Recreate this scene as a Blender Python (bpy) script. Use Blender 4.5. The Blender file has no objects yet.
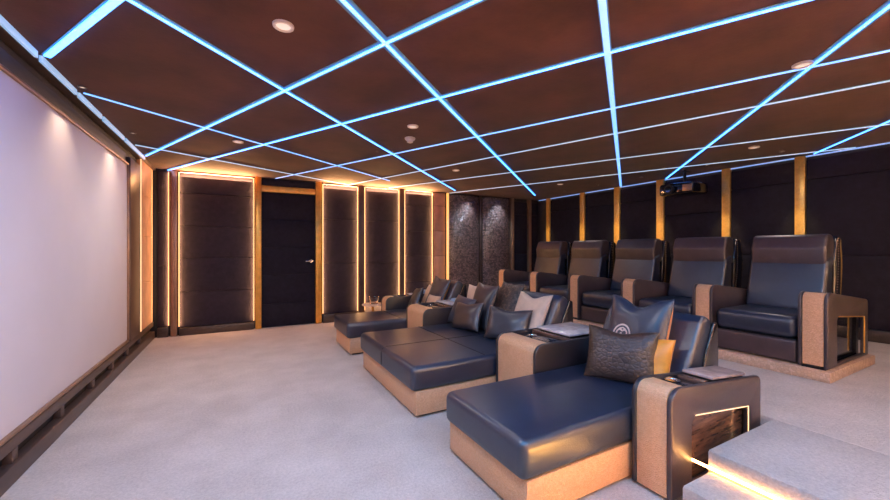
import bpy, bmesh, math, random
from mathutils import Vector, Matrix
random.seed(4)
PI = math.pi
SC = bpy.context.scene
COL = SC.collection

# ------------------------------------------------------------------ materials
def new_mat(name):
    m = bpy.data.materials.new(name); m.use_nodes = True
    nt = m.node_tree
    b = nt.nodes['Principled BSDF']
    return m, nt, b

def link(nt, a, b): nt.links.new(a, b)

def coords(nt, scale=(1, 1, 1), rot=(0, 0, 0)):
    tc = nt.nodes.new('ShaderNodeTexCoord'); mp = nt.nodes.new('ShaderNodeMapping')
    mp.inputs['Scale'].default_value = scale; mp.inputs['Rotation'].default_value = rot
    link(nt, tc.outputs['Object'], mp.inputs['Vector'])
    return mp.outputs['Vector']

def ramp(nt, fac, stops):
    r = nt.nodes.new('ShaderNodeValToRGB')
    el = r.color_ramp.elements
    while len(el) < len(stops): el.new(0.5)
    for e, (p, c) in zip(el, stops):
        e.position = p; e.color = (*c, 1)
    link(nt, fac, r.inputs['Fac'])
    return r.outputs['Color']

def bump(nt, b, height, strength, dist=0.01):
    n = nt.nodes.new('ShaderNodeBump'); n.inputs['Strength'].default_value = strength
    n.inputs['Distance'].default_value = dist
    link(nt, height, n.inputs['Height']); link(nt, n.outputs['Normal'], b.inputs['Normal'])

def noise(nt, vec, scale, detail=3, rough=0.55):
    n = nt.nodes.new('ShaderNodeTexNoise'); n.inputs['Scale'].default_value = scale
    n.inputs['Detail'].default_value = detail; n.inputs['Roughness'].default_value = rough
    link(nt, vec, n.inputs['Vector'])
    return n.outputs['Fac']

def plain(name, col, rough=0.5, metal=0.0, spec=0.5, nscale=0, var=0.15, bscale=0, bstr=0.1, coat=0, sheen=0):
    m, nt, b = new_mat(name)
    b.inputs['Roughness'].default_value = rough; b.inputs['Metallic'].default_value = metal
    b.inputs['Specular IOR Level'].default_value = spec
    b.inputs['Coat Weight'].default_value = coat; b.inputs['Coat Roughness'].default_value = 0.12
    b.inputs['Sheen Weight'].default_value = sheen
    v = coords(nt)
    f = noise(nt, v, nscale or 6)
    lo = tuple(c * (1 - var) for c in col); hi = tuple(min(1, c * (1 + var)) for c in col)
    link(nt, ramp(nt, f, [(0.3, lo), (0.7, hi)]), b.inputs['Base Color'])
    if bscale: bump(nt, b, noise(nt, v, bscale, 4), bstr)
    return m

def emit(name, col, strength):
    m, nt, b = new_mat(name)
    b.inputs['Base Color'].default_value = (0.6, 0.6, 0.6, 1)
    b.inputs['Emission Color'].default_value = (*col, 1)
    b.inputs['Emission Strength'].default_value = strength
    return m

def croc(name, lo, hi, scale=(1, 1, 1), cells=40, rough=0.35, metal=0.0, bstr=0.6, crack=0.12, spec=0.5, coat=0, dark=.45):
    m, nt, b = new_mat(name)
    b.inputs['Roughness'].default_value = rough; b.inputs['Metallic'].default_value = metal
    b.inputs['Specular IOR Level'].default_value = spec; b.inputs['Coat Weight'].default_value = coat
    v = coords(nt, scale)
    vo = nt.nodes.new('ShaderNodeTexVoronoi'); vo.feature = 'DISTANCE_TO_EDGE'
    vo.inputs['Scale'].default_value = cells; vo.inputs['Randomness'].default_value = 0.75
    link(nt, v, vo.inputs['Vector'])
    vc = nt.nodes.new('ShaderNodeTexVoronoi'); vc.inputs['Scale'].default_value = cells
    vc.inputs['Randomness'].default_value = 0.75
    link(nt, v, vc.inputs['Vector'])
    sep = nt.nodes.new('ShaderNodeSeparateColor'); link(nt, vc.outputs['Color'], sep.inputs['Color'])
    cell = ramp(nt, sep.outputs['Red'], [(0, lo), (1, hi)])
    edge = ramp(nt, vo.outputs['Distance'], [(0, (dark, dark, dark)), (crack, (1, 1, 1))])
    mx = nt.nodes.new('ShaderNodeMix'); mx.data_type = 'RGBA'; mx.blend_type = 'MULTIPLY'
    mx.inputs['Factor'].default_value = 1
    link(nt, cell, mx.inputs['A']); link(nt, edge, mx.inputs['B'])
    link(nt, mx.outputs['Result'], b.inputs['Base Color'])
    h = ramp(nt, vo.outputs['Distance'], [(0, (0, 0, 0)), (0.25, (1, 1, 1))])
    bump(nt, b, h, bstr, 0.006)
    return m

def woodgrain(name, lo, hi, scale, rough=0.35, coat=0.2):
    m, nt, b = new_mat(name)
    b.inputs['Roughness'].default_value = rough; b.inputs['Coat Weight'].default_value = coat
    v = coords(nt, scale)
    link(nt, ramp(nt, noise(nt, v, 5, 6, 0.65), [(0.3, lo), (0.7, hi)]), b.inputs['Base Color'])
    return m

def carpet_mat():
    m, nt, b = new_mat('carpet')
    b.inputs['Roughness'].default_value = 0.95; b.inputs['Specular IOR Level'].default_value = 0.1
    b.inputs['Sheen Weight'].default_value = 0.15
    v = coords(nt)
    big = noise(nt, v, 2.2, 5, 0.6); fine = noise(nt, v, 55, 4, 0.75)
    c = ramp(nt, big, [(0.35, (0.58, 0.50, 0.455)), (0.65, (0.70, 0.61, 0.56))])
    c2 = ramp(nt, fine, [(0.3, (0.72, 0.72, 0.72)), (0.7, (1, 1, 1))])
    mx = nt.nodes.new('ShaderNodeMix'); mx.data_type = 'RGBA'; mx.blend_type = 'MULTIPLY'
    mx.inputs['Factor'].default_value = 1
    link(nt, c, mx.inputs['A']); link(nt, c2, mx.inputs['B'])
    link(nt, mx.outputs['Result'], b.inputs['Base Color'])
    bump(nt, b, fine, 0.7, 0.016)
    return m

M = {}
M['carpet'] = carpet_mat()
M['ceiling'] = plain('ceiling_suede', (0.078, 0.025, 0.018), 0.85, spec=0.15, nscale=2.5, var=0.28, bscale=30, bstr=0.15, sheen=0.1)
M['navy'] = plain('navy_fabric', (0.019, 0.014, 0.027), 0.8, spec=0.25, nscale=14, var=0.25, bscale=160, bstr=0.3, sheen=0.08)
M['navydark'] = plain('deep_navy_fabric', (0.012, 0.011, 0.021), 0.8, spec=0.2, nscale=14, var=0.25, bscale=160, bstr=0.3)
M['plaster'] = plain('dark_plaster', (0.03, 0.024, 0.026), 0.8, nscale=4)
M['gold'] = croc('gold_leather', (0.86, 0.47, 0.10), (0.92, 0.54, 0.13), (1, 1, 1), 26, 0.34, 0.35, 0.12, 0.06, dark=.85)
M['goldplain'] = plain('gold_trim', (0.86, 0.45, 0.09), 0.34, metal=0.6, nscale=9, var=0.15)
M['tanpanel'] = plain('tan_panel_leather', (0.58, 0.30, 0.18), 0.5, nscale=5, var=0.14, bscale=60, bstr=0.1)
M['bronze'] = plain('bronze_frame', (0.105, 0.068, 0.058), 0.38, metal=0.45, nscale=5, var=0.2)
M['bronzelight'] = plain('bronze_edge', (0.33, 0.20, 0.13), 0.35, metal=0.5, nscale=5, var=0.15)
M['black'] = plain('matte_black', (0.012, 0.011, 0.012), 0.6, nscale=6)
M['gloss'] = plain('gloss_black', (0.010, 0.010, 0.014), 0.08, spec=0.6, nscale=6, coat=0.5)
M['glassblack'] = plain('black_glass', (0.008, 0.010, 0.015), 0.05, spec=0.7, nscale=6)
M['screen'] = plain('screen_fabric', (0.70, 0.68, 0.75), 0.9, spec=0.1, nscale=2, var=0.02)
M['leather'] = plain('blue_lit_leather', (0.011, 0.020, 0.043), 0.33, spec=1.0, nscale=8, var=0.2, bscale=120, bstr=0.12)  # blue of the ceiling strips' light is put into the base colour
M['leatherblack'] = plain('black_leather', (0.018, 0.015, 0.020), 0.38, spec=0.8, nscale=8, var=0.2, bscale=120, bstr=0.12)
M['leatherbrown'] = plain('dark_brown_leather', (0.046, 0.030, 0.034), 0.38, spec=0.8, nscale=8, var=0.2, bscale=120, bstr=0.12)
M['tan'] = croc('tan_embossed_leather', (0.70, 0.37, 0.19), (0.78, 0.44, 0.245), (1, 1, 1.0), 80, 0.32, 0.0, 0.4, 0.1, dark=.85)
M['plinth'] = croc('tan_plinth_leather', (0.56, 0.36, 0.24), (0.72, 0.50, 0.36), (1, 1, 1), 38, 0.5, 0.0, 0.3, 0.1, dark=.8)
M['mosaic'] = croc('brown_crocodile_leather', (0.05, 0.028, 0.026), (0.24, 0.15, 0.14), (1.0, 1.0, 1.25), 24, 0.28, 0.0, 1.0, 0.14, 0.6, 0.3, dark=.25)
M['croccushion'] = croc('dark_crocodile_cushion', (0.04, 0.022, 0.016), (0.07, 0.040, 0.027), (1, 1.35, 1), 26, 0.36, 0.0, 0.3, 0.10, 0.5, 0, dark=.6)
M['satin'] = plain('dark_satin', (0.024, 0.022, 0.030), 0.36, spec=0.8, nscale=10, var=0.2)
M['navysatin'] = plain('navy_satin', (0.020, 0.030, 0.055), 0.36, spec=0.8, nscale=10, var=0.2)
M['pattern'] = croc('patterned_cushion', (0.02, 0.016, 0.02), (0.12, 0.085, 0.07), (1, 1, 1), 30, 0.45, 0, 0.3, 0.2)
M['tancloth'] = plain('tan_satin', (0.62, 0.40, 0.26), 0.45, nscale=10, var=0.12, sheen=0.2)
M['palecloth'] = plain('pale_satin', (0.66, 0.47, 0.34), 0.45, nscale=10, var=0.12, sheen=0.2)
M['goldcloth'] = plain('gold_satin', (0.90, 0.33, 0.035), 0.4, nscale=12, var=0.15, sheen=0.2)
M['cream'] = plain('cream_thread', (0.74, 0.60, 0.52), 0.6, nscale=20, var=0.1)
M['darkwood'] = woodgrain('striped_dark_wood', (0.045, 0.022, 0.018), (0.20, 0.105, 0.07), (1.2, 1, 9), 0.25)
M['skirt'] = woodgrain('dark_skirting_wood', (0.03, 0.02, 0.018), (0.075, 0.05, 0.04), (2, 2, 8), 0.35)
M['marble'] = plain('pale_marble', (0.56, 0.50, 0.49), 0.22, nscale=12, var=0.25, spec=0.5)
M['tanmarble'] = plain('tan_marble', (0.44, 0.31, 0.27), 0.25, nscale=12, var=0.3, spec=0.5)
M['chrome'] = plain('chrome', (0.75, 0.73, 0.70), 0.15, metal=1.0, nscale=5, var=0.05)
M['fixture'] = plain('white_fixture', (0.80, 0.66, 0.56), 0.5, nscale=5, var=0.05)
M['blueglass'] = plain('pale_blue_cloth', (0.30, 0.46, 0.58), 0.4, nscale=12, var=0.15)
M['led_blue'] = emit('blue_led', (0.21, 1.15, 5.0), 1.0)
M['led_pale'] = emit('pale_led', (0.25, 0.37, 0.54), 1.0)
M['led_white'] = emit('cool_white_led', (0.17, 0.48, 1.3), 1.0)
M['led_warm'] = emit('warm_led', (1.9, 0.78, 0.24), 1)
M['led_warm_dim'] = emit('dim_warm_led', (1.0, 0.52, 0.22), 1.0)
M['led_rim'] = emit('rim_led', (1.0, 0.55, 0.2), 1.2)
M['led_cove'] = emit('blue_cove_led', (0.07, 0.2, 0.5), 1.0)
M['led_duct'] = emit('dim_blue_led', (0.10, 0.24, 0.40), 1.0)
M['channel'] = plain('teal_halo_channel', (0.14, 0.30, 0.32), 0.6, nscale=5, var=0.05)  # tinted teal to imitate the blue halo beside the strips
M['led_step'] = emit('step_led', (1.0, 0.46, 0.13), 18.0)
M['led_gold'] = emit('gold_led', (1.0, 0.42, 0.05), 0.8)
M['lamp'] = emit('downlight_glow', (1.0, 0.72, 0.55), 0.5)
gm, gnt, gb = new_mat('clear_glass')
gb.inputs['Transmission Weight'].default_value = 1; gb.inputs['Roughness'].default_value = 0.02
gb.inputs['Base Color'].default_value = (0.98, 0.96, 0.92, 1)
M['glass'] = gm

# ------------------------------------------------------------------ mesh helpers
class MB:
    def __init__(self): self.bm = bmesh.new()
    def absorb(self, src, mat=None):
        me = bpy.data.meshes.new('t'); src.to_mesh(me); src.free()
        if mat is not None: me.transform(mat)
        self.bm.from_mesh(me); bpy.data.meshes.remove(me)
        return self
    def box(self, x0, x1, y0, y1, z0, z1, r=0.0, seg=2, mat=None):
        b = bmesh.new(); bmesh.ops.create_cube(b, size=1)
        bmesh.ops.scale(b, vec=(x1 - x0, y1 - y0, z1 - z0), verts=b.verts)
        bmesh.ops.translate(b, vec=((x0 + x1) / 2, (y0 + y1) / 2, (z0 + z1) / 2), verts=b.verts)
        r = min(r, 0.49 * min(abs(x1 - x0), abs(y1 - y0), abs(z1 - z0)))
        if r > 0:
            bmesh.ops.bevel(b, geom=list(b.edges), offset=r, segments=seg, profile=0.5, affect='EDGES')
        return self.absorb(b, mat)
    def ext(self, loops, y0, y1, bevel=0.0, res=2):
        """extrude x-z outlines (first the outer, then holes) from y0 to y1 with rounded rims"""
        cu = bpy.data.curves.new('t', 'CURVE'); cu.dimensions = '2D'; cu.fill_mode = 'BOTH'
        cu.extrude = max(0.0005, (y1 - y0) / 2 - bevel); cu.bevel_depth = bevel; cu.bevel_resolution = res
        cu.offset = -bevel
        for lp in loops:
            sp = cu.splines.new('POLY'); sp.points.add(len(lp) - 1); sp.use_cyclic_u = True
            for p, (x, z) in zip(sp.points, lp): p.co = (x, z, 0, 1)
        ob = bpy.data.objects.new('t', cu)
        me = bpy.data.meshes.new_from_object(ob)
        me.transform(Matrix.Translation((0, (y0 + y1) / 2, 0)) @ Matrix.Rotation(PI / 2, 4, 'X'))
        b = bmesh.new(); b.from_mesh(me); bpy.data.meshes.remove(me)
        bmesh.ops.remove_doubles(b, verts=b.verts, dist=0.0002)
        bmesh.ops.recalc_face_normals(b, faces=b.faces)
        bpy.data.objects.remove(ob); bpy.data.curves.remove(cu)
        return self.absorb(b)
    def cyl(self, c, r, h, r2=None, seg=24, mat=None, cap=True):
        b = bmesh.new()
        bmesh.ops.create_cone(b, cap_ends=cap, segments=seg, radius1=r, radius2=r if r2 is None else r2, depth=h)
        m = Matrix.Translation(c)
        if mat is not None: m = m @ mat
        return self.absorb(b, m)
    def tube(self, pts, r, seg=8):
        b = bmesh.new(); rings = []
        n = len(pts)
        for i, p in enumerate(pts):
            p = Vector(p); a = Vector(pts[max(0, i - 1)]); c = Vector(pts[min(n - 1, i + 1)])
            t = (c - a).normalized()
            u = t.orthogonal().normalized() if i == 0 else (u - t * u.dot(t)).normalized()
            w = t.cross(u)
            rings.append([b.verts.new(p + (u * math.cos(k * 2 * PI / seg) + w * math.sin(k * 2 * PI / seg)) * r) for k in range(seg)])
        for i in range(n - 1):
            for k in range(seg):
                b.faces.new((rings[i][k], rings[i][(k + 1) % seg], rings[i + 1][(k + 1) % seg], rings[i + 1][k]))
        b.faces.new(list(reversed(rings[0]))); b.faces.new(rings[-1])
        return self.absorb(b)
    def lathe(self, prof, c, seg=28):
        b = bmesh.new(); rings = []
        for r, z in prof:
            rings.append([b.verts.new((c[0] + r * math.cos(k * 2 * PI / seg), c[1] + r * math.sin(k * 2 * PI / seg), c[2] + z)) for k in range(seg)])
        for i in range(len(rings) - 1):
            for k in range(seg):
                b.faces.new((rings[i][k], rings[i][(k + 1) % seg], rings[i + 1][(k + 1) % seg], rings[i + 1][k]))
        b.faces.new(list(reversed(rings[0]))); b.faces.new(rings[-1])
        bmesh.ops.recalc_face_normals(b, faces=b.faces)
        return self.absorb(b)
    def bead(self, c, r):
        b = bmesh.new(); bmesh.ops.create_icosphere(b, subdivisions=1, radius=r)
        return self.absorb(b, Matrix.Translation(c))
    def build(self, name, m, parent=None, angle=38):
        me = bpy.data.meshes.new(name); self.bm.to_mesh(me); self.bm.free()
        if parent is not None:
            off = Vector((0, 0, 0)); p = parent
            while p is not None: off += p.location; p = p.parent
            me.transform(Matrix.Translation(-off))
        me.materials.append(M[m] if isinstance(m, str) else m)
        for p in me.polygons: p.use_smooth = True
        me.set_sharp_from_angle(angle=math.radians(angle))
        o = bpy.data.objects.new(name, me); COL.objects.link(o)
        if parent is not None: o.parent = parent
        return o

def centre_origin(o):
    """put a top-level mesh's origin at the middle of its base"""
    vs = [v.co for v in o.data.vertices]
    c = Vector([(min(v[i] for v in vs) + max(v[i] for v in vs)) / 2 for i in (0, 1)] + [min(v[2] for v in vs)])
    o.data.transform(Matrix.Translation(-c)); o.location = c
    return o

def tag(o, label, cat, group=None):
    o['label'] = label; o['category'] = cat
    if group: o['group'] = group
    return o

def thing(name, loc, label, cat, group=None):
    o = bpy.data.objects.new(name, None); COL.objects.link(o); o.location = loc
    o.empty_display_size = 0.1
    return tag(o, label, cat, group)

def struct(o):
    o['kind'] = 'structure'; return o

def dup(root, loc, label):
    def cp(o, parent):
        c = o.copy(); COL.objects.link(c)
        if parent is not None: c.parent = parent
        for ch in o.children: cp(ch, c)
        return c
    r = cp(root, None); r.location = loc; r['label'] = label
    return r

def rp(pts, seg=6):
    """polygon with filleted corners: (x, z, radius)"""
    out = []; n = len(pts)
    for i in range(n):
        x, z, r = pts[i]; p = Vector((x, z))
        if r <= 0: out.append((x, z)); continue
        a = (Vector(pts[i - 1][:2]) - p); b = (Vector(pts[(i + 1) % n][:2]) - p)
        la, lb = a.length, b.length; a.normalize(); b.normalize()
        ang = a.angle(b); d = min(r / math.tan(ang / 2), 0.49 * la, 0.49 * lb); rr = d * math.tan(ang / 2)
        p0 = p + a * d; p1 = p + b * d
        c = p + (a + b).normalized() * (rr / math.sin(ang / 2))
        v0 = p0 - c; v1 = p1 - c
        th0 = math.atan2(v0.y, v0.x); th1 = math.atan2(v1.y, v1.x)
        dth = (th1 - th0 + PI) % (2 * PI) - PI
        for k in range(seg + 1):
            t = th0 + dth * k / seg
            out.append((c.x + rr * math.cos(t), c.y + rr * math.sin(t)))
    return out

# ------------------------------------------------------------------ room
XL, XR, YN, YF, ZC = -1.26, 6.87, -1.2, 7.5, 2.7
WARM = 40
ZP = 0.27          # raised rear floor
def slab(name, x0, x1, y0, y1, z0, z1, m, r=0.0):
    return MB().box(x0, x1, y0, y1, z0, z1, r).build(name, m)

struct(slab('floor', XL - .15, XR + .15, YN - .15, YF + .15, -.12, 0, 'carpet'))
struct(slab('ceiling', XL - .15, XR + .15, YN - .15, YF + .15, ZC, ZC + .12, 'ceiling'))
struct(slab('wall_left', XL - .15, XL, YN - .15, YF + .15, 0, ZC, 'plaster'))
struct(slab('wall_right', XR, XR + .15, YN - .15, YF + .15, 0, ZC, 'plaster'))
struct(slab('wall_far', XL, XR, YF, YF + .15, 0, ZC, 'plaster'))
struct(slab('wall_near', XL, XR, YN - .15, YN, 0, ZC, 'navy'))
# raised rear floor with its steps at both ends
pf = MB()
pf.box(3.14, XR, YN, YF, 0.0, ZP, 0.012)
pf.box(2.325, 3.15, YN, 1.155, 0.0, ZP, 0.018)
pf.box(2.22, 3.15, 6.14, YF, 0.0, ZP, 0.018)
fp = struct(pf.build('floor_platform', 'carpet'))
st = MB(); st.box(2.045, 2.322, YN, 1.14, 0.0, 0.158, 0.018)
struct(st.build('floor_step', 'carpet'))
st = MB(); st.box(1.955, 2.215, 6.14, 6.95, 0.0, 0.145, 0.018)
struct(st.build('floor_step_far', 'carpet'))

# step lights
tag(centre_origin(MB().box(2.306, 2.3215, YN + .05, 1.238, .172, .183, .003).build('step_light', 'led_step')),
    'warm glowing light strip under the upper carpeted step at lower right', 'light strip')
tag(centre_origin(MB().box(2.028, 2.0435, YN + .05, 1.13, .001, .024, .003).build('step_light', 'led_step')),
    'warm light strip at floor level along the front of the lowest carpeted step', 'light strip')

# ------------------------------------------------------------------ far wall
GLOW = 2.2
def side_lamp(loc, dr, sx, sy, e, col=(1.0, .50, .20)):
    l = bpy.data.lights.new('strip_lamp', 'AREA'); l.shape = 'RECTANGLE'; l.size = sx; l.size_y = sy
    l.energy = e; l.color = col
    o = bpy.data.objects.new('strip_lamp', l); COL.objects.link(o); o.location = loc
    z = -Vector(dr).normalized()
    x = Vector((0, 1, 0)) if abs(dr[2]) < .5 else Vector((1, 0, 0))       # size runs along x, size_y across
    y = z.cross(x).normalized(); x = y.cross(z)
    o.rotation_euler = Matrix((x, y, z)).transposed().to_euler()
    return o
def panel(name, x0, x1, zs, m, label, leds='', proud=0.05, yb=YF, skirt=True, group=None):
    """upholstered panel of stacked padded tiles, thin light strips along the chosen edges"""
    root = thing(name, ((x0 + x1) / 2, yb - .02, zs[0]), label, 'wall panel', group)
    b = MB()
    for a, c in zip(zs[:-1], zs[1:]):
        b.box(x0, x1, yb - proud, yb - .001, a + .003, c - .003, .010)
    b.build('padded_face', m, root)
    t = 0.022
    e = .005
    if 'l' in leds: MB().box(x0 - e, x0 + e, yb - proud - t, yb - proud - .002, zs[0] + .02, zs[-1] - .01, .003).build('light_strip', 'led_warm', root)
    if 'r' in leds: MB().box(x1 - e, x1 + e, yb - proud - t, yb - proud - .002, zs[0] + .02, zs[-1] - .01, .003).build('light_strip', 'led_warm', root)
    if 't' in leds: MB().box(x0 + .012, x1 - .012, yb - proud - .016, yb - proud - .002, zs[-1] - .012, zs[-1] - .004, .003).build('light_strip', 'led_warm_dim', root)
    zm, hh = (zs[0] + zs[-1]) / 2, zs[-1] - zs[0] - .05
    for k, x, sg in (('l', x0 + e + .002, 1), ('r', x1 - e - .002, -1)):
        if k in leds: side_lamp((x, yb - proud - .013, zm), (sg, 0, 0), .02, hh, GLOW * hh)
    if 't' in leds:
        side_lamp(((x0 + x1) / 2, yb - proud - .02, zs[-1] - .016), (0, 0, -1), x1 - x0 - .06, .012, GLOW * .25 * (x1 - x0))
        side_lamp(((x0 + x1) / 2, yb - proud - .02, zs[-1] - .09), (0, -.45, 1), x1 - x0 - .06, .012, GLOW * 12 * (x1 - x0))
    if skirt:
        MB().box(x0, x1, yb - proud - .035, yb - .002, .0, zs[0] - .004, .006).build('skirting', 'skirt', root)
    return root

panel('acoustic_panel', -1.155, -1.01, [.16, 1.142, 1.996, 2.672], 'navy', 'narrow dark brown panel strip in the far left corner beside the screen wall', 'r')
panel('acoustic_panel', -.872, .215, [.13, .71, 1.269, 1.80, 2.336, 2.68], 'navy', 'wide dark padded wall panel left of the door, edged with warm light', 'lrt')
panel('acoustic_panel', 1.395, 2.07, [.16, 1.149, 1.999, 2.672], 'navy', 'dark padded wall panel just right of the door, edged with warm light', 'lrt')
panel('acoustic_panel', 2.215, 2.955, [.16, 1.135, 1.992, 2.682], 'navy', 'dark padded wall panel second to the right of the door, edged with warm light', 'lrt')
panel('acoustic_panel', 3.085, 3.745, [.16, .72, 1.271, 1.809, 2.369, 2.69], 'navy', 'dark padded wall panel third to the right of the door, before the tan strip', 'lrt')
panel('wall_panel', 3.80, 4.085, [.10, .70, 1.265, 1.827, 2.39, 2.69], 'tanpanel', 'orange tan panelled strip left of the crocodile textured wall panels', '', .04, skirt=False)
# black recess in the corner, gold pilasters
struct(MB().box(XL + .001, -1.165, YF - .03, YF - .001, 0, 2.68, .004).build('trim_1', 'black'))
def pilaster(n, x0, x1, m='goldplain', d=.085):
    struct(MB().box(x0, x1, YF - d, YF - .001, 0, 2.698, .006).build('trim_%d' % n, m))
pilaster(2, -.985, -.897, 'bronzelight', .075)  # lighter bronze stands in for the light falling on this pilaster
pilaster(3, .24, .335)
pilaster(4, 1.262, 1.37)
pilaster(5, 2.085, 2.20, 'bronze', .09)
pilaster(6, 2.97, 3.07, 'bronze', .09)
pilaster(7, 5.945, 6.02, 'bronzelight', .10)
pilaster(8, 6.50, 6.585, 'bronzelight', .10)
tag(centre_origin(MB().box(4.10, 4.15, YF - .10, YF - .06, .02, 2.69, .008).build('wall_light_strip', 'led_gold')),
    'upright golden light strip between the tan panel and the crocodile textured panel', 'light strip')
# door
d = MB()
for a, c in zip([.012, .43, .95, 1.45, 1.95], [.43, .95, 1.45, 1.95, 2.435]):
    d.box(.345, 1.252, YF - .045, YF - .002, a + .0015, c - .0015, .004)
door = struct(d.build('door_1', 'navydark'))
hb = MB(); hb.cyl((1.185, YF - .052, 1.19), .028, .012, mat=Matrix.Rotation(PI / 2, 4, 'X'))
hb.cyl((1.185, YF - .075, 1.19), .010, .05, mat=Matrix.Rotation(PI / 2, 4, 'X'))
hb.box(1.075, 1.195, YF - .108, YF - .092, 1.18, 1.20, .005)
hb.build('door_handle', 'chrome', door)
struct(MB().box(.337, 1.26, YF - .075, YF - .001, 2.445, 2.555, .006).build('trim_9', 'goldplain'))
struct(MB().box(.337, 1.26, YF - .03, YF - .001, 2.56, 2.69, .006).build('trim_10', 'navydark'))

# unseen near wall: lit panels like the far wall's, added for warm side light
for i, (a, c) in enumerate([(-1.0, .1), (.3, 1.2), (1.45, 2.4), (2.6, 3.6), (3.8, 4.8), (5.0, 6.0)]):
    root = thing('acoustic_panel', ((a + c) / 2, YN + .02, .0), ['dark padded panel behind the viewer, nearest the screen', 'dark padded panel behind the viewer, second from the screen', 'dark padded panel behind the viewer, third from the screen',
                 'dark padded panel behind the viewer, fourth from the screen', 'dark padded panel behind the viewer, fifth from the screen', 'dark padded panel behind the viewer, nearest the rear wall'][i], 'wall panel')
    b = MB()
    for z0, z1 in zip([.003 if i < 2 else .28, .9, 1.5, 2.1], [.9, 1.5, 2.1, 2.66]): b.box(a, c, YN + .001, YN + .05, z0 + .003, z1 - .003, .01)
    b.build('padded_face', 'navy', root)
    for x in (a - .012, c + .012):
        MB().box(x - .008, x + .008, YN + .001, YN + .066, .30, 2.66, .003).build('light_strip', 'led_warm', root)
        l = bpy.data.lights.new('added_wall_lamp', 'AREA'); l.shape = 'RECTANGLE'; l.size = .03; l.size_y = 2.3
        l.energy = WARM; l.color = (1.0, .56, .27)
        lo = bpy.data.objects.new('added_wall_lamp', l); COL.objects.link(lo); lo.location = (x, YN + .075, 1.48)
        lo.rotation_euler = (PI / 2, 0, PI)
# crocodile textured curved panels
def mosaic(x0, x1, label):
    root = thing('textured_panel', ((x0 + x1) / 2, YF - .05, 0), label, 'wall panel', 'crocodile textured wall panels')
    b = bmesh.new(); n = 16; prof = []
    for k in range(n + 1):
        t = k / n
        prof.append((x0 + (x1 - x0) * t, YF - .03 - .09 * math.sin(PI * t) ** .7))
    loop = prof + [(x1, YF - .002), (x0, YF - .002)]
    vs0 = [b.verts.new((x, y, .02)) for x, y in loop]; vs1 = [b.verts.new((x, y, 2.66)) for x, y in loop]
    L = len(loop)
    for k in range(L): b.faces.new((vs0[k], vs0[(k + 1) % L], vs1[(k + 1) % L], vs1[k]))
    b.faces.new(list(reversed(vs0))); b.faces.new(vs1)
    bmesh.ops.recalc_face_normals(b, faces=b.faces)
    m = MB(); m.absorb(b); m.build('curved_face', 'mosaic', root)
mosaic(4.19, 5.0, 'brown crocodile textured wall panel right of the golden strip, left of the pair')
mosaic(5.12, 5.93, 'brown crocodile textured wall panel nearer the rear corner, right of the pair')
struct(MB().box(5.03, 5.09, YF - .035, YF - .001, 0, 2.69, .006).build('trim_11', 'bronze'))
panel('acoustic_panel', 6.03, 6.49, [ZP + .003, 1.3, 2.3, 2.62], 'navydark', 'narrow blue tinted dark panel right of the crocodile textured panels', '', .04, skirt=False)
panel('acoustic_panel', 6.60, 6.85, [ZP + .003, 1.3, 2.3, 2.62], 'navydark', 'narrow black panel strip in the far right corner behind the recliners', '', .04, skirt=False)

# ------------------------------------------------------------------ rear wall (behind recliners)
pil = [(7.10, 6.98), (6.03, 5.90), (5.14, 5.01), (4.24, 4.10), (3.16, 3.045), (2.255, 2.145), (1.33, 1.22), (.42, .31)]
lab = ['dark navy rear wall panel farthest left, behind the leftmost recliner',
       'dark navy rear wall panel above the second recliner from the left',
       'dark navy rear wall panel left of the projector above the middle recliner',
       'dark navy rear wall panel directly behind the ceiling projector',
       'dark navy rear wall panel between the projector and the rightmost gold column',
       'broad dark navy rear wall panel at the right edge of the photo']
for i, (a, c) in enumerate(pil):
    struct(MB().box(XR - .075, XR - .001, c, a, ZP + .002, 2.698, .006).build('trim_%d' % (20 + i), 'gold'))
def rearpanel(y0, y1, zs, label):
    root = thing('acoustic_panel', (XR - .02, (y0 + y1) / 2, ZP), label, 'wall panel', None)
    b = MB()
    for a, c in zip(zs[:-1], zs[1:]):
        b.box(XR - .05, XR - .001, y0, y1, a + .003, c - .003, .010)
    b.build('padded_face', 'navydark', root)
    MB().box(XR - .06, XR - .001, y0, y1, ZP + .002, zs[0] - .003, .006).build('skirting', 'skirt', root)
for i in range(5):
    zs = [.42, 1.33, 2.02 if i == 3 else 2.35, 2.64]
    rearpanel(pil[i + 1][0] + .006, pil[i][1] - .006, zs, lab[i])
rearpanel(pil[6][0] + .006, pil[5][1] - .006, [.42, 1.33, 2.36, 2.64], lab[5])
rearpanel(pil[7][0] + .006, pil[6][1] - .006, [.42, 1.33, 2.36, 2.64], 'dark navy rear wall panel beyond the right edge, nearest the viewer')

# ------------------------------------------------------------------ screen wall
SY0, SY1, SZ0, SZ1 = 1.2, 5.97, .286, 2.455
scr = thing('projection_screen', (XL + .03, (SY0 + SY1) / 2, .28), 'large blank white projection screen filling the left wall', 'screen')
MB().box(XL + .002, XL + .03, SY0, SY1, SZ0, SZ1, .002).build('screen_fabric', 'screen', scr)
f = MB(); t = .022
f.box(XL + .002, XL + .05, SY0 - t, SY1 + t, SZ1, SZ1 + t, .004); f.box(XL + .002, XL + .05, SY0 - t, SY1 + t, SZ0 - t, SZ0, .004)
f.box(XL + .002, XL + .05, SY0 - t, SY0, SZ0, SZ1, .004); f.box(XL + .002, XL + .05, SY1, SY1 + t, SZ0, SZ1, .004)
f.build('screen_frame', 'bronzelight', scr)
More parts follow.
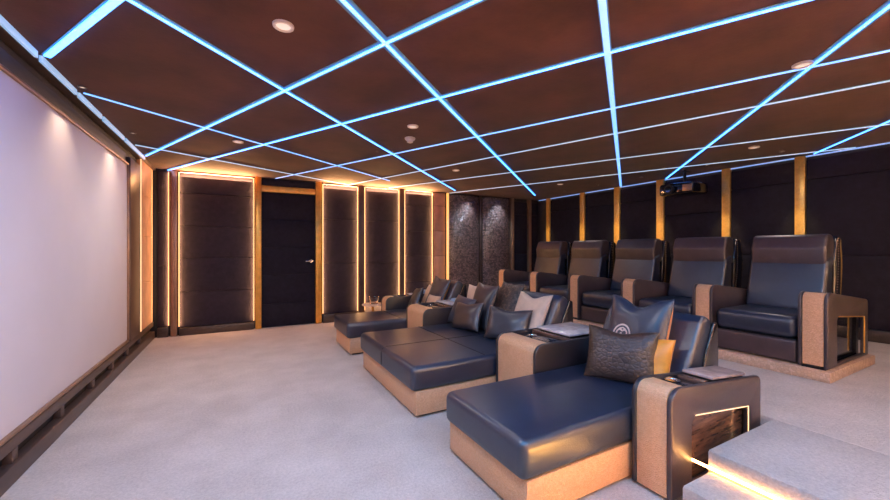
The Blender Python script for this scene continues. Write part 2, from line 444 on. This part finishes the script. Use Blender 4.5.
# plinth grille below the screen: two rails, black recess and short mullions
b = MB()
b.box(XL + .002, XL + .055, YN + .01, 7.44, .188, .262, .006)
b.box(XL + .002, XL + .075, YN + .01, 7.44, .0, .112, .008)
for y in [-.6, .1, .78, 1.37, 1.97, 2.62, 3.27, 3.97, 4.67, 5.29, 5.9, 6.55]:
    b.box(XL + .002, XL + .055, y - .035, y + .035, .112, .188, .003)
struct(b.build('baseboard_left', 'bronze'))
struct(MB().box(XL + .001, XL + .012, YN + .01, 7.44, .112, .188).build('trim_30', 'black'))
# surround right of the screen and beyond
struct(MB().box(XL + .001, XL + .06, 5.995, 6.53, .263, 2.56, .006).build('trim_31', 'bronze'))
struct(MB().box(XL + .001, XL + .06, YN + .02, SY0 - .03, .263, 2.56, .006).build('trim_32', 'bronze'))
struct(MB().box(XL + .001, XL + .02, YN + .02, 5.99, 2.485, 2.60, .004).build('trim_33', 'black'))
tp = thing('wall_panel', (XL + .02, 7.0, .27), 'tan leather panel on the left wall between the screen and the far corner', 'wall panel')
b = MB()
for a, c in zip([.263, .93, 1.6, 2.2], [.93, 1.6, 2.2, 2.67]): b.box(XL + .001, XL + .05, 6.60, 7.36, a + .002, c - .002, .006)
b.build('padded_face', 'tanpanel', tp)
MB().box(XL + .05, XL + .062, 6.567, 6.580, .27, 2.66, .003).build('light_strip', 'led_warm_dim', tp)
MB().box(XL + .03, XL + .05, 7.37, 7.382, .27, 2.66, .003).build('light_strip', 'led_warm', tp)
# blue cove channel along the top of the screen wall, in lengths with joints
cv = thing('cove_light', (XL + .06, 3.0, 2.66), 'pale blue cove light channel along the top of the screen wall', 'light')
MB().box(XL + .001, XL + .085, YN + .02, 7.43, 2.662, 2.699, .004).build('channel', 'bronze', cv)
ys = [-1.1, -.2, .8, 1.7, 2.6, 3.45, 4.12, 4.75, 5.55, 6.6]
for a, c in zip(ys[:-1], ys[1:]):
    MB().box(XL + .086, XL + .105, a + .03, c - .03, 2.652, 2.697, .003).build('light_strip', 'led_duct', cv)
rc = tag(centre_origin(MB().box(XR - .045, XR - .03, YN + .02, 7.4, 2.675, 2.694, .003).build('cove_light', 'led_cove')),
    'thin pale blue light line where the rear wall meets the ceiling', 'light')

side_lamp((2.026, .45, .030), (-1, .35, .25), 1.2, .02, 30, (1.0, .46, .07))
# ------------------------------------------------------------------ ceiling light lines
def strip(p, q, w, m, label, zt=ZC - .001, h=.014):
    """a light line: flat channel added to catch the blue halo, glowing core standing just below it, the light it gives off"""
    p = Vector((*p, 0)); q = Vector((*q, 0)); dd = q - p; L = dd.length
    mid = ((p.x + q.x) / 2, (p.y + q.y) / 2, zt)
    ang = math.atan2(dd.y, dd.x)
    root = thing('ceiling_light_strip', mid, label, 'light strip', 'light strips across the ceiling')
    root.rotation_euler.z = ang
    glow = m == 'led_blue'
    w *= .45 if glow and w < .06 else .6
    fw = w * (3.4 if w < .034 and glow else 1.4)
    o = MB().box(-L / 2, L / 2, -fw / 2, fw / 2, -.003, 0).build('channel', 'channel'); o.parent = root
    o = MB().box(-L / 2, L / 2, -w / 2, w / 2, -h, -.0032, .004, 1).build('glowing_core', m); o.parent = root
    return root
BLUE = 8.0
strip((1.65, -1.18), (-1.13, 3.47), .065, 'led_blue', 'broad bright blue ceiling light strip ending over the top left of the screen')
strip((2.35, -1.18), (-1.13, 6.48), .045, 'led_blue', 'bright blue ceiling light strip reaching the far end of the screen wall')
strip((3.64, -1.18), (-1.02, 7.47), .040, 'led_blue', 'blue ceiling light strip ending above the narrow panel in the far left corner', ZC - .0012)
strip((4.60, -1.18), (.56, 7.42), .028, 'led_white', 'thin pale ceiling light strip ending above the door')
strip((5.13, -1.18), (1.89, 7.42), .026, 'led_pale', 'thin grey white ceiling light strip ending above the first panel right of the door')
strip((6.80, -.70), (2.72, 7.42), .022, 'led_pale', 'thin grey white ceiling light strip crossing just before the small downlight near the rear wall')
strip((6.80, 1.66), (4.17, 7.42), .020, 'led_pale', 'thin grey white ceiling light strip nearest the rear wall, ending at the crocodile panels')
strip((-1.13, .60), (6.12, 6.757), .052, 'led_blue', 'bright blue ceiling light strip running to the far right corner of the room', ZC - .0016)
strip((-1.13, 1.86), (4.10, 7.04), .042, 'led_blue', 'bright blue ceiling light strip ending above the crocodile textured panels', ZC - .0016)
strip((-1.20, -.71), (6.76, 4.95), .062, 'led_white', 'broad pale blue ceiling light strip running almost straight away to the rear wall', ZC - .002, .016)
strip((1.05, -1.18), (6.76, 4.03), .046, 'led_blue', 'bright blue ceiling light strip leading to the projector', ZC - .0016)
strip((2.92, -1.18), (6.76, 2.04), .030, 'led_blue', 'blue ceiling light strip at far right, leading to the rightmost gold column', ZC - .0016)
strip((-1.13, 4.13), (2.45, 6.63), .024, 'led_white', 'thin pale ceiling light strip starting over the middle of the screen', ZC - .0016)
strip((-1.13, 5.866), (1.9, 7.44), .026, 'led_pale', 'thinnest pale ceiling light strip starting near the far end of the screen', ZC - .0016)

def added_blue_lamp(p, q, w):
    # blue fill lamps added along the strips' unseen near lengths
    p = Vector((*p, 0)); q = Vector((*q, 0)); dd = q - p
    l = bpy.data.lights.new('strip_lamp', 'AREA'); l.shape = 'RECTANGLE'; l.size = dd.length; l.size_y = w
    l.energy = BLUE * dd.length; l.color = (.09, .45, 1.0)
    o = bpy.data.objects.new('strip_lamp', l); COL.objects.link(o); o.location = ((p.x + q.x) / 2, (p.y + q.y) / 2, ZC - .021)
    o.rotation_euler.z = math.atan2(dd.y, dd.x)
added_blue_lamp((1.63, -1.15), (-.40, 2.25), .044)
added_blue_lamp((2.34, -1.15), (1.23, 1.28), .03)
added_blue_lamp((-1.10, .625), (.25, 1.77), .035)
# ------------------------------------------------------------------ downlights, smoke detector, projector
def downlight(x, y, label, power, r=.055, lampr=.06):
    root = thing('downlight', (x, y, ZC - .004), label, 'ceiling light', 'round ceiling downlights')
    MB().lathe([(r + .004, -.001), (r + .002, -.012), (r - .012, -.014), (r - .014, -.004)], (x, y, ZC)).build('rim', 'fixture', root)
    MB().lathe([(r - .015, -.003), (r - .015, -.007), (.001, -.008)], (x, y, ZC)).build('diffuser', 'lamp', root)
    l = bpy.data.lights.new('downlight_lamp', 'AREA'); l.shape = 'DISK'; l.size = lampr * 2
    l.energy = power; l.color = (1.0, .87, .80); l.spread = math.radians(165)
    o = bpy.data.objects.new('downlight_lamp', l); COL.objects.link(o); o.location = (x, y, ZC - .02)
    return root
DP = 14
DL = 4
downlight(.22, 2.35, 'round downlight nearest the viewer, above the open floor', DP)
downlight(1.59, 3.61, 'round downlight just behind the smoke detector', DL)
downlight(-.02, 5.12, 'small round downlight in the ceiling before the wide panel left of the door', DP)
downlight(3.08, 5.26, 'small round downlight in the ceiling before the tan wall strip', DL)
downlight(5.69, 2.28, 'small round downlight in the ceiling above the rightmost recliners', DL)
downlight(5.53, 5.39, 'small round downlight in the ceiling above the leftmost recliners', DL)
downlight(3.45, 1.1, 'round downlight added out of frame above the near end of the raised floor', DL)  # this and the next three are unseen, added for more even light
downlight(1.9, -.5, 'round downlight added out of frame behind the viewer', DP)
downlight(-.2, -.3, 'round downlight added out of frame by the near end of the screen', DP)
downlight(5.6, -.3, 'round downlight added out of frame in the near rear corner', DL)
sd = thing('smoke_detector', (1.73, 4.01, ZC), 'small pale smoke detector hanging below the ceiling near the centre', 'smoke detector')
MB().lathe([(.06, 0), (.062, -.012), (.05, -.028), (.047, -.03)], (1.73, 4.01, ZC)).build('base', 'fixture', sd)
MB().lathe([(.036, -.031), (.034, -.052), (.02, -.058)], (1.73, 4.01, ZC)).build('sensor_cap', 'fixture', sd)

px, py, pz = 6.38, 3.50, 2.30
pj = thing('projector', (px, py, pz), 'black projector hanging from the ceiling in front of the rear wall', 'projector')
MB().box(px - .22, px + .24, py - .24, py + .30, pz, pz + .185, .04, 4).build('housing', 'gloss', pj)
b = MB(); R90 = Matrix.Rotation(PI / 2, 4, 'Y')
b.cyl((px - .25, py + .10, pz + .082), .075, .07, .062, mat=R90); b.build('lens_barrel', 'black', pj)
MB().cyl((px - .29, py + .10, pz + .082), .045, .012, mat=R90).build('lens_glass', 'glassblack', pj)
b = MB(); b.box(px - .235, px - .221, py - .23, py - .09, pz + .03, pz + .135, .005); b.build('vent_grille', 'bronzelight', pj)
b = MB(); b.cyl((px, py, pz + .25), .022, .19); b.box(px - .10, px + .10, py - .09, py + .09, pz + .166, pz + .180, .004)
b.box(px - .06, px + .06, py - .06, py + .06, ZC - .03, ZC - .018, .003); b.cyl((px, py, ZC - .04), .022, .19)
b.build('ceiling_mount', 'black', pj)

# ------------------------------------------------------------------ recliners on their plinth
PT = .36
pl = tag(centre_origin(MB().box(4.36, 5.52, 1.215, 5.93, ZP + .001, PT, .006).build('seat_plinth', 'plinth')),
    'long low tan plinth under the back row of recliners', 'plinth')
def arm_profile(x0, x1, z0, zf, zb, r=.085):
    return rp([(x0, z0, .0), (x0, zf, r), (x1, zb, .05), (x1, z0, 0)])
def strip_profile(x0, z0, zf, zb, x1, xe, r=.085, th=.05):
    """band that runs up the front and over the top of the arm as far as xe"""
    o = rp([(x0, z0, 0), (x0, zf, r), (xe, zf + (zb - zf) * (xe - x0) / (x1 - x0), 0)])
    dz = (zb - zf) / (x1 - x0) * (xe - x0)
    i = rp([(x0 + th, z0, 0), (x0 + th, zf - th, r * .5), (xe, zf + dz - th, 0)])
    return o + list(reversed(i))

YC0, PITCH = 1.787, .895
def armrest(root, yc, w=.20, side=0):
    x0, x1, z0, zf, zb = 4.40, 5.42, PT + .012, 1.04, .915
    hole = rp([(4.615, z0 + .03, .01), (5.30, z0 + .03, .01), (5.30, .76, .02), (4.615, .815, .05)])
    b = MB()
    pr = arm_profile(x0, x1, z0, zf, zb)
    pe = arm_profile(x0 + .006, x1 - .006, z0, zf - .006, zb - .006, .08)
    b.ext([pr] + ([hole] if side else []), yc - w / 2, yc - w / 2 + .028, .008)
    b.ext([pr], yc + w / 2 - .028, yc + w / 2, .008)
    core = arm_profile(x0 + .04, x1 - .01, z0, zf - .03, zb - .012)
    b.ext([core], yc - w / 2 + .065, yc + w / 2 - .022, .0)
    a = b.build('armrest', 'leatherbrown', root)
    s = MB(); s.ext([strip_profile(x0 + .008, z0 + .02, zf - .008, zb - .008, x1, 4.56, .08, .035)], yc - w / 2 + .03, yc + w / 2 - .03, .004)
    s.build('leather_front', 'tan', a)
    t = MB(); t.ext([[(4.562, zf - .030), (x1 - .03, zb - .03), (x1 - .03, zb - .008), (4.562, zf - .020)]], yc - w / 2 + .03, yc + w / 2 - .03, .003)
    t.build('arm_top', 'leatherbrown', a)
    k = MB(); k.box(x0 + .02, x1 - .02, yc - w / 2 + .02, yc + w / 2 - .02, PT + .001, PT + .012); k.build('shadow_gap', 'black', a)  # black strip standing in for the shadow under the arm
    if side:
        n = MB(); n.box(4.615, 5.30, yc - w / 2 + .052, yc - w / 2 + .064, z0 + .01, .80, .0); n.build('niche_glass', 'glassblack', a)
        g = MB(); q = yc - w / 2 - .002
        g.tube([(4.64, q, .812), (5.297, q, .757), (5.297, q, z0 + .035)], .006); g.build('rim', 'goldplain', a)
    return a

def make_recliner(label, niche):
    yc = YC0
    root = thing('recliner', (4.40, yc, PT), label, 'recliner', 'leather recliners along the back row')
    y0, y1 = yc - .335, yc + .335
    MB().box(4.425, 4.47, y0 + .004, y1 - .004, PT + .015, .575, .018, 3).build('footrest', 'leatherbrown', root)
    MB().box(4.48, 5.40, y0 + .02, y1 - .02, PT + .012, .58, .01).build('frame', 'black', root)
    MB().box(4.42, 5.10, y0 + .003, y1 - .003, .583, .79, .062, 5).build('seat', 'leather', root)
    bk = rp([(5.100, .60, .03), (5.060, .80, .12), (5.185, 1.30, .05), (5.330, 1.36, .03), (5.290, .60, .03)])
    bb = MB(); bb.ext([bk], y0 + .006, y1 - .006, .035, 4); bb.build('backrest', 'leather', root)
    hd = rp([(5.175, 1.235, .025), (5.165, 1.42, .10), (5.220, 1.565, .06), (5.400, 1.565, .08), (5.390, 1.235, .02)])
    hh = MB(); hh.ext([hd], y0 + .018, y1 - .018, .028, 4); hh.build('headrest', 'leatherbrown', root)
    sh = rp([(5.330, .62, .03), (5.365, 1.30, .05), (5.415, 1.545, .03), (5.530, 1.53, .06), (5.580, 1.25, .2), (5.490, .62, .03)])
    s = MB(); s.ext([sh], y0 + .0, y1 - .0, .02, 3)
    shell = s.build('back_shell', 'gloss', root)
    for yy in (y0 + .012, y1 - .012):
        tr = MB()
        for k in range(26):
            t = k / 25
            tr.bead((5.365 + .055 * t + .028 * math.sin(PI * t), yy - (.012 if yy < yc else -.012), .86 + .66 * t), .0075)
        tr.build('studded_trim', 'bronzelight', shell)
    armrest(root, yc - PITCH / 2, side=1 if niche else 0)
    return root
r0 = make_recliner('rightmost leather recliner, its tan fronted side panel open to a dark niche', True)
r1 = make_recliner('second leather recliner from the right, partly behind the near chaise backrest', False)
r1.location.y = YC0 + PITCH
labs = ['middle leather recliner of the five, behind the emblem cushion', 'second leather recliner from the left in the back row',
        'leftmost leather recliner in the back row, by the crocodile textured wall']
for k in range(3):
    o = dup(r1, (4.40, YC0 + PITCH * (k + 2), PT), labs[k])
# far end arm closes the row
yc = YC0
last = o
tmp = thing('t', (4.40, YC0, PT), '', '')
a = armrest(tmp, YC0 + PITCH / 2)
a.parent = last
bpy.data.objects.remove(tmp)

# ------------------------------------------------------------------ front row: chaise longues
def chaise(y0, y1, label, xsplit=None, ysplit=None):
    root = thing('chaise_longue', (2.1, (y0 + y1) / 2, 0), label, 'chaise longue', 'chaise longues in the front row')
    g = .004
    y0 += g; y1 -= g
    MB().box(1.32, 2.88, y0 + .05, y1 - .05, 0, .022).build('recessed_foot', 'black', root)
    MB().box(1.275, 2.92, y0 + .012, y1 - .012, .022, .225, .008).build('base', 'tan', root)
    b = MB(); b.box(1.235, 2.80, y0, y1, .222, .432, .05, 5)
    sc = b.build('seat_cushion', 'leather', root)
    if ysplit:
        b = MB(); b.tube([(1.2335, ysplit, .26), (1.2335, ysplit, .38), (1.25, ysplit, .419), (1.29, ysplit, .4335), (2.78, ysplit, .4335)], .0035, 6); b.build('seam', 'black', sc)
    if xsplit:
        b = MB(); b.tube([(xsplit, y0 + .04, .4335), (xsplit, y1 - .04, .4335)], .0035, 6); b.build('seam', 'black', sc)
    bk = rp([(2.70, .40, .02), (2.70, .50, .05), (2.90, .88, .06), (2.965, .925, .045), (3.05, .88, .05), (2.99, .40, .02)])
    s = MB(); s.ext([bk], y0 + .022, y1 - .022, .03, 4); s.build('backrest', 'leather', root)
    sh = rp([(2.985, .23, .01), (3.045, .70, .05), (3.062, .86, .02), (3.085, .85, .02), (3.095, .60, .1), (3.095, .23, .01)])
    s = MB(); s.ext([sh], y0 + .022, y1 - .022, .006); shell = s.build('back_shell', 'gloss', root)
    wing = rp([(2.84, .42, .02), (2.93, .66, .05), (3.04, .875, .02), (3.085, .86, .03), (3.095, .60, .1), (3.09, .42, .01)])
    for ya, q in ((y0 + .003, y0 + .001), (y1 - .021, y1 - .001)):
        w = MB(); w.ext([wing], ya, ya + .018, .006); w.build('side_wing', 'gloss', root)
        tr = MB()
        for k in range(34):
            t = k / 33
            tr.bead((2.862 + .172 * t, q, .47 + .385 * t + .018 * math.sin(PI * t)), .0045)
        tr.build('studded_trim', 'bronzelight', root)
    return root
chaise(1.45, 2.28, 'near single chaise longue with dark leather cushion in the foreground')
chaise(2.82, 4.36, 'double width dark leather chaise longue in the middle of the front row', 1.98, 3.58)
chaise(4.94, 5.77, 'far single chaise longue nearest the wall with the door', 2.0)

# ------------------------------------------------------------------ front row consoles
def console(y0, y1, label, slope=0.0, niche=False, traymat='marble', name='console'):
    x0, x1, z0, zf = 2.07, 3.10, .02, .635
    zb = zf - slope
    root = thing('console_armrest', ((x0 + x1) / 2, (y0 + y1) / 2, 0), label, 'armrest', 'console armrests of the front row')
    y0 += .003; y1 -= .003
    pr = arm_profile(x0, x1, z0, zf, zb, .095)
    hole = rp([(2.27, .07, .01), (2.925, .07, .01), (2.925, .375, .015), (2.27, .45, .06)])
    sb = MB(); sb.ext([pr] + ([hole] if niche else []), y0, y0 + .032, .010); sb.build('side_panel', 'leatherbrown' if niche else 'leatherblack', root)
    sb = MB(); sb.ext([pr], y1 - .032, y1, .010); sb.build('side_panel', 'leatherblack', root)
    fr = MB(); fr.ext([strip_profile(x0 + .006, z0, zf - .006, zb - .006, x1, 2.235, .09, .05)], y0 + .033, y1 - .033, .003); fr.build('leather_front', 'tan', root)
    core = [(x0 + .06, z0), (x1 - .03, z0), (x1 - .03, zb - .04), (x0 + .06, zf - .06)]
    cb = MB(); cb.ext([core], y0 + (.062 if niche else .033), y1 - .033); cb.build('carcass', 'black', root)
    def zt(x): return zf + (zb - zf) * (x - x0) / (x1 - x0)
    tp = MB(); tp.ext([[(2.238, zt(2.238) - .04), (x1 - .05, zt(x1) - .036), (x1 - .05, zt(x1) - .022), (2.238, zt(2.238) - .022)]], y0 + .033, y1 - .033, .002)
    top = tp.build('console_top', 'glassblack', root)
    ww = y1 - y0; cy = (y0 + y1) / 2
    # cup holder and row of controls in the glass top
    zz = zt(2.33) - .024
    c = MB(); c.lathe([(.040, .0), (.044, .006), (.036, .006), (.034, .001)], (2.36, cy + ww * .18, zz)); c.build('cup_holder', 'chrome', top)
    c = MB()
    for k in range(5): c.cyl((2.295 + .012 * k, cy - ww * .05 - .028 * k * ww / .54, zz + .003), .007, .006, seg=12)
    c.build('control_buttons', 'chrome', top)
    # lidded box and tray table at the rear
    bx = MB(); bx.box(2.47, 2.53, y0 + .045, y1 - .045, zt(2.5) - .03, zt(2.5) - .002, .004); bx.build('box_front', 'darkwood', root)
    tx0, tx1 = (2.52, 2.99) if not niche else (2.53, 2.93)
    ty0, ty1 = (y0 + .06, y1 - .05) if not niche else (y0 + .02, y1 - .04)
    mat = Matrix.Translation((tx0, 0, zt(tx0) + .006)) @ Matrix.Rotation(math.atan2(slope, x1 - x0), 4, 'Y')
    tr = MB(); tr.box(0, tx1 - tx0, ty0, ty1, 0, .020, .006, 3, mat); tray = tr.build('tray_table', traymat, root)
    hg = MB(); hg.box(.03, tx1 - tx0 - .03, ty0 + .03, ty1 - .03, -.030, -.001, 0, 2, mat); hg.build('tray_support', 'black', root)
    if niche:
        n = MB(); n.box(2.25, 2.945, y0 + .045, y0 + .058, .06, .50); n.build('niche_panel', 'darkwood', root)
        g = MB(); q = y0 - .001
        g.tube([(2.30, q, .448), (2.922, q, .3775), (2.922, q, .08)], .003); g.build('light_rim', 'led_rim', root)
    return root
console(1.20, 1.45, 'console armrest nearest the viewer, with open wood lined side and lit rim', .085, True, 'tanmarble')
console(2.28, 2.82, 'wide console armrest between the near chaise and the double chaise', .0)
console(4.36, 4.94, 'wide console armrest between the double chaise and the far chaise', .0)
console(5.77, 6.02, 'narrow console armrest at the far end of the front row', .0)

# ------------------------------------------------------------------ cushions
def pz_fn(w, h, t, dent=0.0, pinch=.07):
    def f(u, v):
        x = w / 2 * u * (1 - pinch * (1 - v * v))
        y = h / 2 * v * (1 - pinch * (1 - u * u)) - dent * math.exp(-(u / .45) ** 2) * max(0, (v + 1) / 2) ** 2
        z = t / 2 * max(0, (1 - u ** 4) * (1 - v ** 4)) ** .62
        z *= 1 + .06 * math.sin(5 * u + 2 * v) + .05 * math.cos(7 * v - 3 * u)
        return x, y, z
    return f
def frame_m(x, y, z, h, yaw, tilt, roll=0):
    ph, th = math.radians(yaw), math.radians(tilt)
    n0 = Vector((-math.cos(ph), -math.sin(ph), 0)); w = Vector((math.sin(ph), -math.cos(ph), 0)); up = Vector((0, 0, 1))
    u2 = up * math.cos(th) - n0 * math.sin(th); n2 = n0 * math.cos(th) + up * math.sin(th)
    R = Matrix((w, u2, n2)).transposed().to_4x4()
    base = Matrix.Translation((x, y, z)) @ R
    return base @ Matrix.Translation((0, h / 2 * .97, 0)) @ Matrix.Rotation(math.radians(roll), 4, 'Z')
def half(f, s, n=18):
    b = bmesh.new(); g = []
    for j in range(n + 1):
        row = []
        for i in range(n + 1):
            u = math.sin((i / n * 2 - 1) * PI / 2); v = math.sin((j / n * 2 - 1) * PI / 2)
            x, y, z = f(u, v); row.append(b.verts.new((x, y, s * z)))
        g.append(row)
    for j in range(n):
        for i in range(n):
            q = (g[j][i], g[j][i + 1], g[j + 1][i + 1], g[j + 1][i])
            b.faces.new(q if s > 0 else tuple(reversed(q)))
    return b
def cushion(x, y, w, h, t, yaw, tilt, m, label, roll=0, dent=0, backm=None, emblem=False, z=.436):
    f = pz_fn(w, h, t, dent)
    Mx = frame_m(x, y, z, h, yaw, tilt, roll)
    lab2 = label
    if not backm:
        mb = MB(); mb.absorb(half(f, 1)); mb.absorb(half(f, -1))
        bmesh.ops.remove_doubles(mb.bm, verts=mb.bm.verts, dist=.0005)
        o = mb.build('cushion', m, None, 80); o.matrix_world = Mx
        return tag(o, lab2, 'cushion', 'loose cushions on the chaise longues')
    root = thing('cushion', (0, 0, 0), lab2, 'cushion', 'loose cushions on the chaise longues')
    root.matrix_world = Mx
    def part(mb, name, mm):
        o = mb.build(name, mm, None, 80); o.parent = root; return o
    mb = MB(); mb.absorb(half(f, .7)); part(mb, 'front_cover', m)
    mb = MB(); mb.absorb(half(f, -1.4)); o = part(mb, 'back_cover', backm)
    pts = []
    for s in range(4):
        for k in range(16):
            q = -1 + 2 * k / 16
            u, v = [(q, -1), (1, q), (-q, 1), (-1, -q)][s]
            xx, yy, _ = f(u, v); pts.append((xx, yy, 0))
    pts.append(pts[0])
    mb = MB(); mb.tube(pts, .005, 6); part(mb, 'piping', m)
    if emblem:
        def S(a, b):           # local x,y -> on the bulging face
            u = a / (w / 2); v = b / (h / 2)
            return Vector((a, b, f(u, v)[2] * .7 + .004))
        mb = MB(); bm2 = bmesh.new()
        cx, cy, R = -.065, -.01, .078
        def band(path, wd):
            vs = []
            for k, (a, b) in enumerate(path):
                p0 = Vector(path[max(0, k - 1)]); p1 = Vector(path[min(len(path) - 1, k + 1)])
                tt = (p1 - p0).normalized(); nn = Vector((-tt.y, tt.x)) * wd / 2
                vs.append((bm2.verts.new(S(a + nn.x, b + nn.y)), bm2.verts.new(S(a - nn.x, b - nn.y))))
            for k in range(len(vs) - 1): bm2.faces.new((vs[k][0], vs[k][1], vs[k + 1][1], vs[k + 1][0]))
        ring = [(cx + R * math.cos(k * PI / 24), cy + R * math.sin(k * PI / 24)) for k in range(49)]
        band(ring, .014)
        band([(cx + R * .68 * math.cos(k * PI / 16), cy + R * .68 * math.sin(k * PI / 16)) for k in range(4, 29)], .008)
        for (ox, oy, rr, a0, a1, wd) in [(-.022, .012, .026, 30, 290, .013), (.024, .014, .024, -110, 150, .013), (0, -.028, .026, 160, 380, .012), (0.002, .036, .018, 10, 190, .010), (-.004, -.004, .012, 60, 300, .012)]:
            band([(cx + ox + rr * math.cos(math.radians(a0 + (a1 - a0) * k / 14)), cy + oy + rr * math.sin(math.radians(a0 + (a1 - a0) * k / 14))) for k in range(15)], wd)
        bmesh.ops.recalc_face_normals(bm2, faces=bm2.faces)
        mb.absorb(bm2); part(mb, 'round_emblem', 'cream')
    return root
# near chaise
cushion(2.43, 1.80, .50, .40, .12, 24, 20, 'croccushion', 'dark crocodile textured cushion at the front on the near chaise', dent=.03)
cushion(2.61, 1.86, .53, .63, .20, -4, 17, 'navysatin', 'navy satin cushion with a round cream emblem on the near chaise', roll=2, dent=.07, backm='goldcloth', emblem=True)
cushion(2.55, 1.655, .27, .36, .11, 8, 22, 'goldcloth', 'golden tan cushion tucked between the emblem and crocodile cushions')
# double chaise
cushion(2.36, 3.86, .52, .35, .14, 4, 20, 'satin', 'small dark cushion lying frontmost on the left of the double chaise', roll=6, dent=.02)
cushion(2.56, 3.87, .46, .58, .14, 0, 18, 'satin', 'tall dark satin cushion behind the frontmost small one on the double chaise', roll=-2, dent=.02)
cushion(2.42, 4.13, .46, .40, .12, 0, 24, 'navysatin', 'blue grey cushion leaning at the left end of the double chaise', roll=-3)
cushion(2.64, 4.12, .38, .52, .08, 0, 10, 'palecloth', 'small visible patch of pale cushion at the back left of the double chaise')
cushion(2.46, 3.17, .50, .37, .14, 30, 22, 'satin', 'dark low cushion at the right front of the double chaise', roll=-2, dent=.03)
cushion(2.64, 3.13, .48, .55, .13, 4, 25, 'palecloth', 'pale tan cushion against the right end of the double chaise backrest', dent=.05)
cushion(2.66, 3.60, .42, .64, .10, 0, 25, 'pattern', 'dark patterned cushion peeking up at the back middle of the double chaise')
# far chaise
cushion(2.38, 5.48, .34, .40, .12, -8, 24, 'satin', 'grey cushion leaning against the far end console', roll=8)
cushion(2.62, 5.28, .48, .58, .12, 4, 24, 'navysatin', 'dark blue cushion with gold back, tallest on the far chaise', roll=-4, dent=.04, backm='goldcloth')
cushion(2.50, 5.08, .36, .30, .10, 2, 22, 'tancloth', 'tan cushion leaning in front of the tall blue one on the far chaise')
cushion(2.65, 5.54, .36, .42, .10, 0, 24, 'palecloth', 'pale cushion mostly hidden at the left back of the far chaise')

# things on the trays
def cloth(x, y, z, label):
    root = thing('folded_towel', (x, y, z), label, 'towel', 'folded pale blue towels on the trays')
    b = MB(); b.box(x - .09, x + .09, y - .075, y + .075, z, z + .022, .010, 3); b.build('lower_fold', 'blueglass', root)
    b = MB(); b.box(x - .082, x + .084, y - .070, y + .070, z + .0225, z + .043, .010, 3); b.build('upper_fold', 'blueglass', root)
cloth(2.76, 4.66, .6615, 'pale blue folded item on the tray beside the double chaise')
cloth(2.80, 5.895, .6615, 'pale blue folded item on the tray at the far end of the row')
# small side table with a glass vase by the far wall
tx, ty = 2.12, 6.62
sdt = thing('side_table', (tx, ty, 0), 'small pale topped side table behind the far end of the front row', 'side table')
MB().lathe([(.19, .395), (.195, .402), (.195, .412), (.188, .42), (.001, .42)], (tx, ty, 0)).build('table_top', 'palecloth', sdt)
MB().cyl((tx, ty, .205), .022, .38).build('stem', 'goldplain', sdt)
MB().lathe([(.14, 0), (.14, .008), (.03, .02), (.001, .02)], (tx, ty, 0)).build('foot', 'goldplain', sdt)
vz = MB(); vz.lathe([(.075, .0), (.085, .06), (.10, .125), (.094, .125), (.078, .06), (.066, .012), (.001, .010)], (tx + .02, ty, .4205))
tag(centre_origin(vz.build('glass_bowl', 'glass')), 'clear glass bowl on the small side table by the lit wall columns', 'bowl')

# ------------------------------------------------------------------ lights
def spot(x, y, z, tx, ty, tz, e, col, size, blend=.6, r=.03, name='spot_lamp'):
    l = bpy.data.lights.new(name, 'SPOT'); l.energy = e; l.color = col
    l.spot_size = math.radians(size); l.spot_blend = blend; l.shadow_soft_size = r
    o = bpy.data.objects.new(name, l); COL.objects.link(o); o.location = (x, y, z)
    o.rotation_euler = (Vector((tx, ty, tz)) - Vector((x, y, z))).to_track_quat('-Z', 'Y').to_euler()
    return o
def minispot(x, y, label):
    root = thing('spotlight', (x, y, ZC - .004), label, 'ceiling light', 'small ceiling spotlights grazing the walls')
    MB().lathe([(.030, -.001), (.028, -.010), (.020, -.011), (.019, -.003)], (x, y, ZC)).build('rim', 'bronze', root)
    MB().lathe([(.018, -.002), (.018, -.006), (.001, -.007)], (x, y, ZC)).build('diffuser', 'lamp', root)
for x, lb in ((4.62, 'tiny spotlight above the left crocodile textured panel'), (5.50, 'tiny spotlight above the right crocodile textured panel')):
    minispot(x, YF - .36, lb)
    spot(x, YF - .36, ZC - .03, x, YF - .12, 1.3, 34, (.70, .82, 1.0), 95, 1.0)
names = ['corner', 'leftmost recliner', 'second recliner from the left', 'middle recliner', 'projector', 'rightmost recliner']
for (a, c), nm in zip(pil[:6], ['the gold column in the far rear corner', 'the second gold column from the far corner', 'the third gold column from the far corner', 'the gold column beside the projector', 'the gold column right of the projector', 'the rightmost gold column of the rear wall']):
    y = (a + c) / 2
    minispot(XR - .62, y, 'added tiny spotlight above ' + nm)
    spot(XR - .62, y, ZC - .03, XR - .07, y, 1.5, 45, (1.0, .68, .28), 30, .9)  # invented spots, added to brighten the gold columns
minispot(-.55 - .55, 4.0, 'tiny spotlight washing the upper middle of the screen')
spot(XL + .22, 4.0, ZC - .03, XL + .03, 4.0, 1.4, 9, (1.0, .70, .46), 95, 1)
minispot(-1.04, 5.3, 'tiny spotlight washing the far part of the screen')
spot(XL + .22, 5.3, ZC - .03, XL + .03, 5.3, 1.4, 9, (1.0, .70, .46), 95, 1)

# ------------------------------------------------------------------ world, camera, view
w = bpy.data.worlds.new('World'); SC.world = w; w.use_nodes = True
w.node_tree.nodes['Background'].inputs['Color'].default_value = (.01, .012, .02, 1)
w.node_tree.nodes['Background'].inputs['Strength'].default_value = .3
cam = bpy.data.cameras.new('camera'); co = bpy.data.objects.new('camera', cam); COL.objects.link(co)
cam.sensor_width = 36; cam.lens = 375 / 890 * 36; cam.clip_start = .05
co.location = (0, 0, 1.4); co.rotation_euler = (PI / 2, 0, -math.atan(205 / 375))
SC.camera = co
SC.view_settings.view_transform = 'Standard'; SC.view_settings.look = 'None'
SC.view_settings.gamma = 1; SC.view_settings.exposure = 0.6; SC.view_settings.use_curve_mapping = False
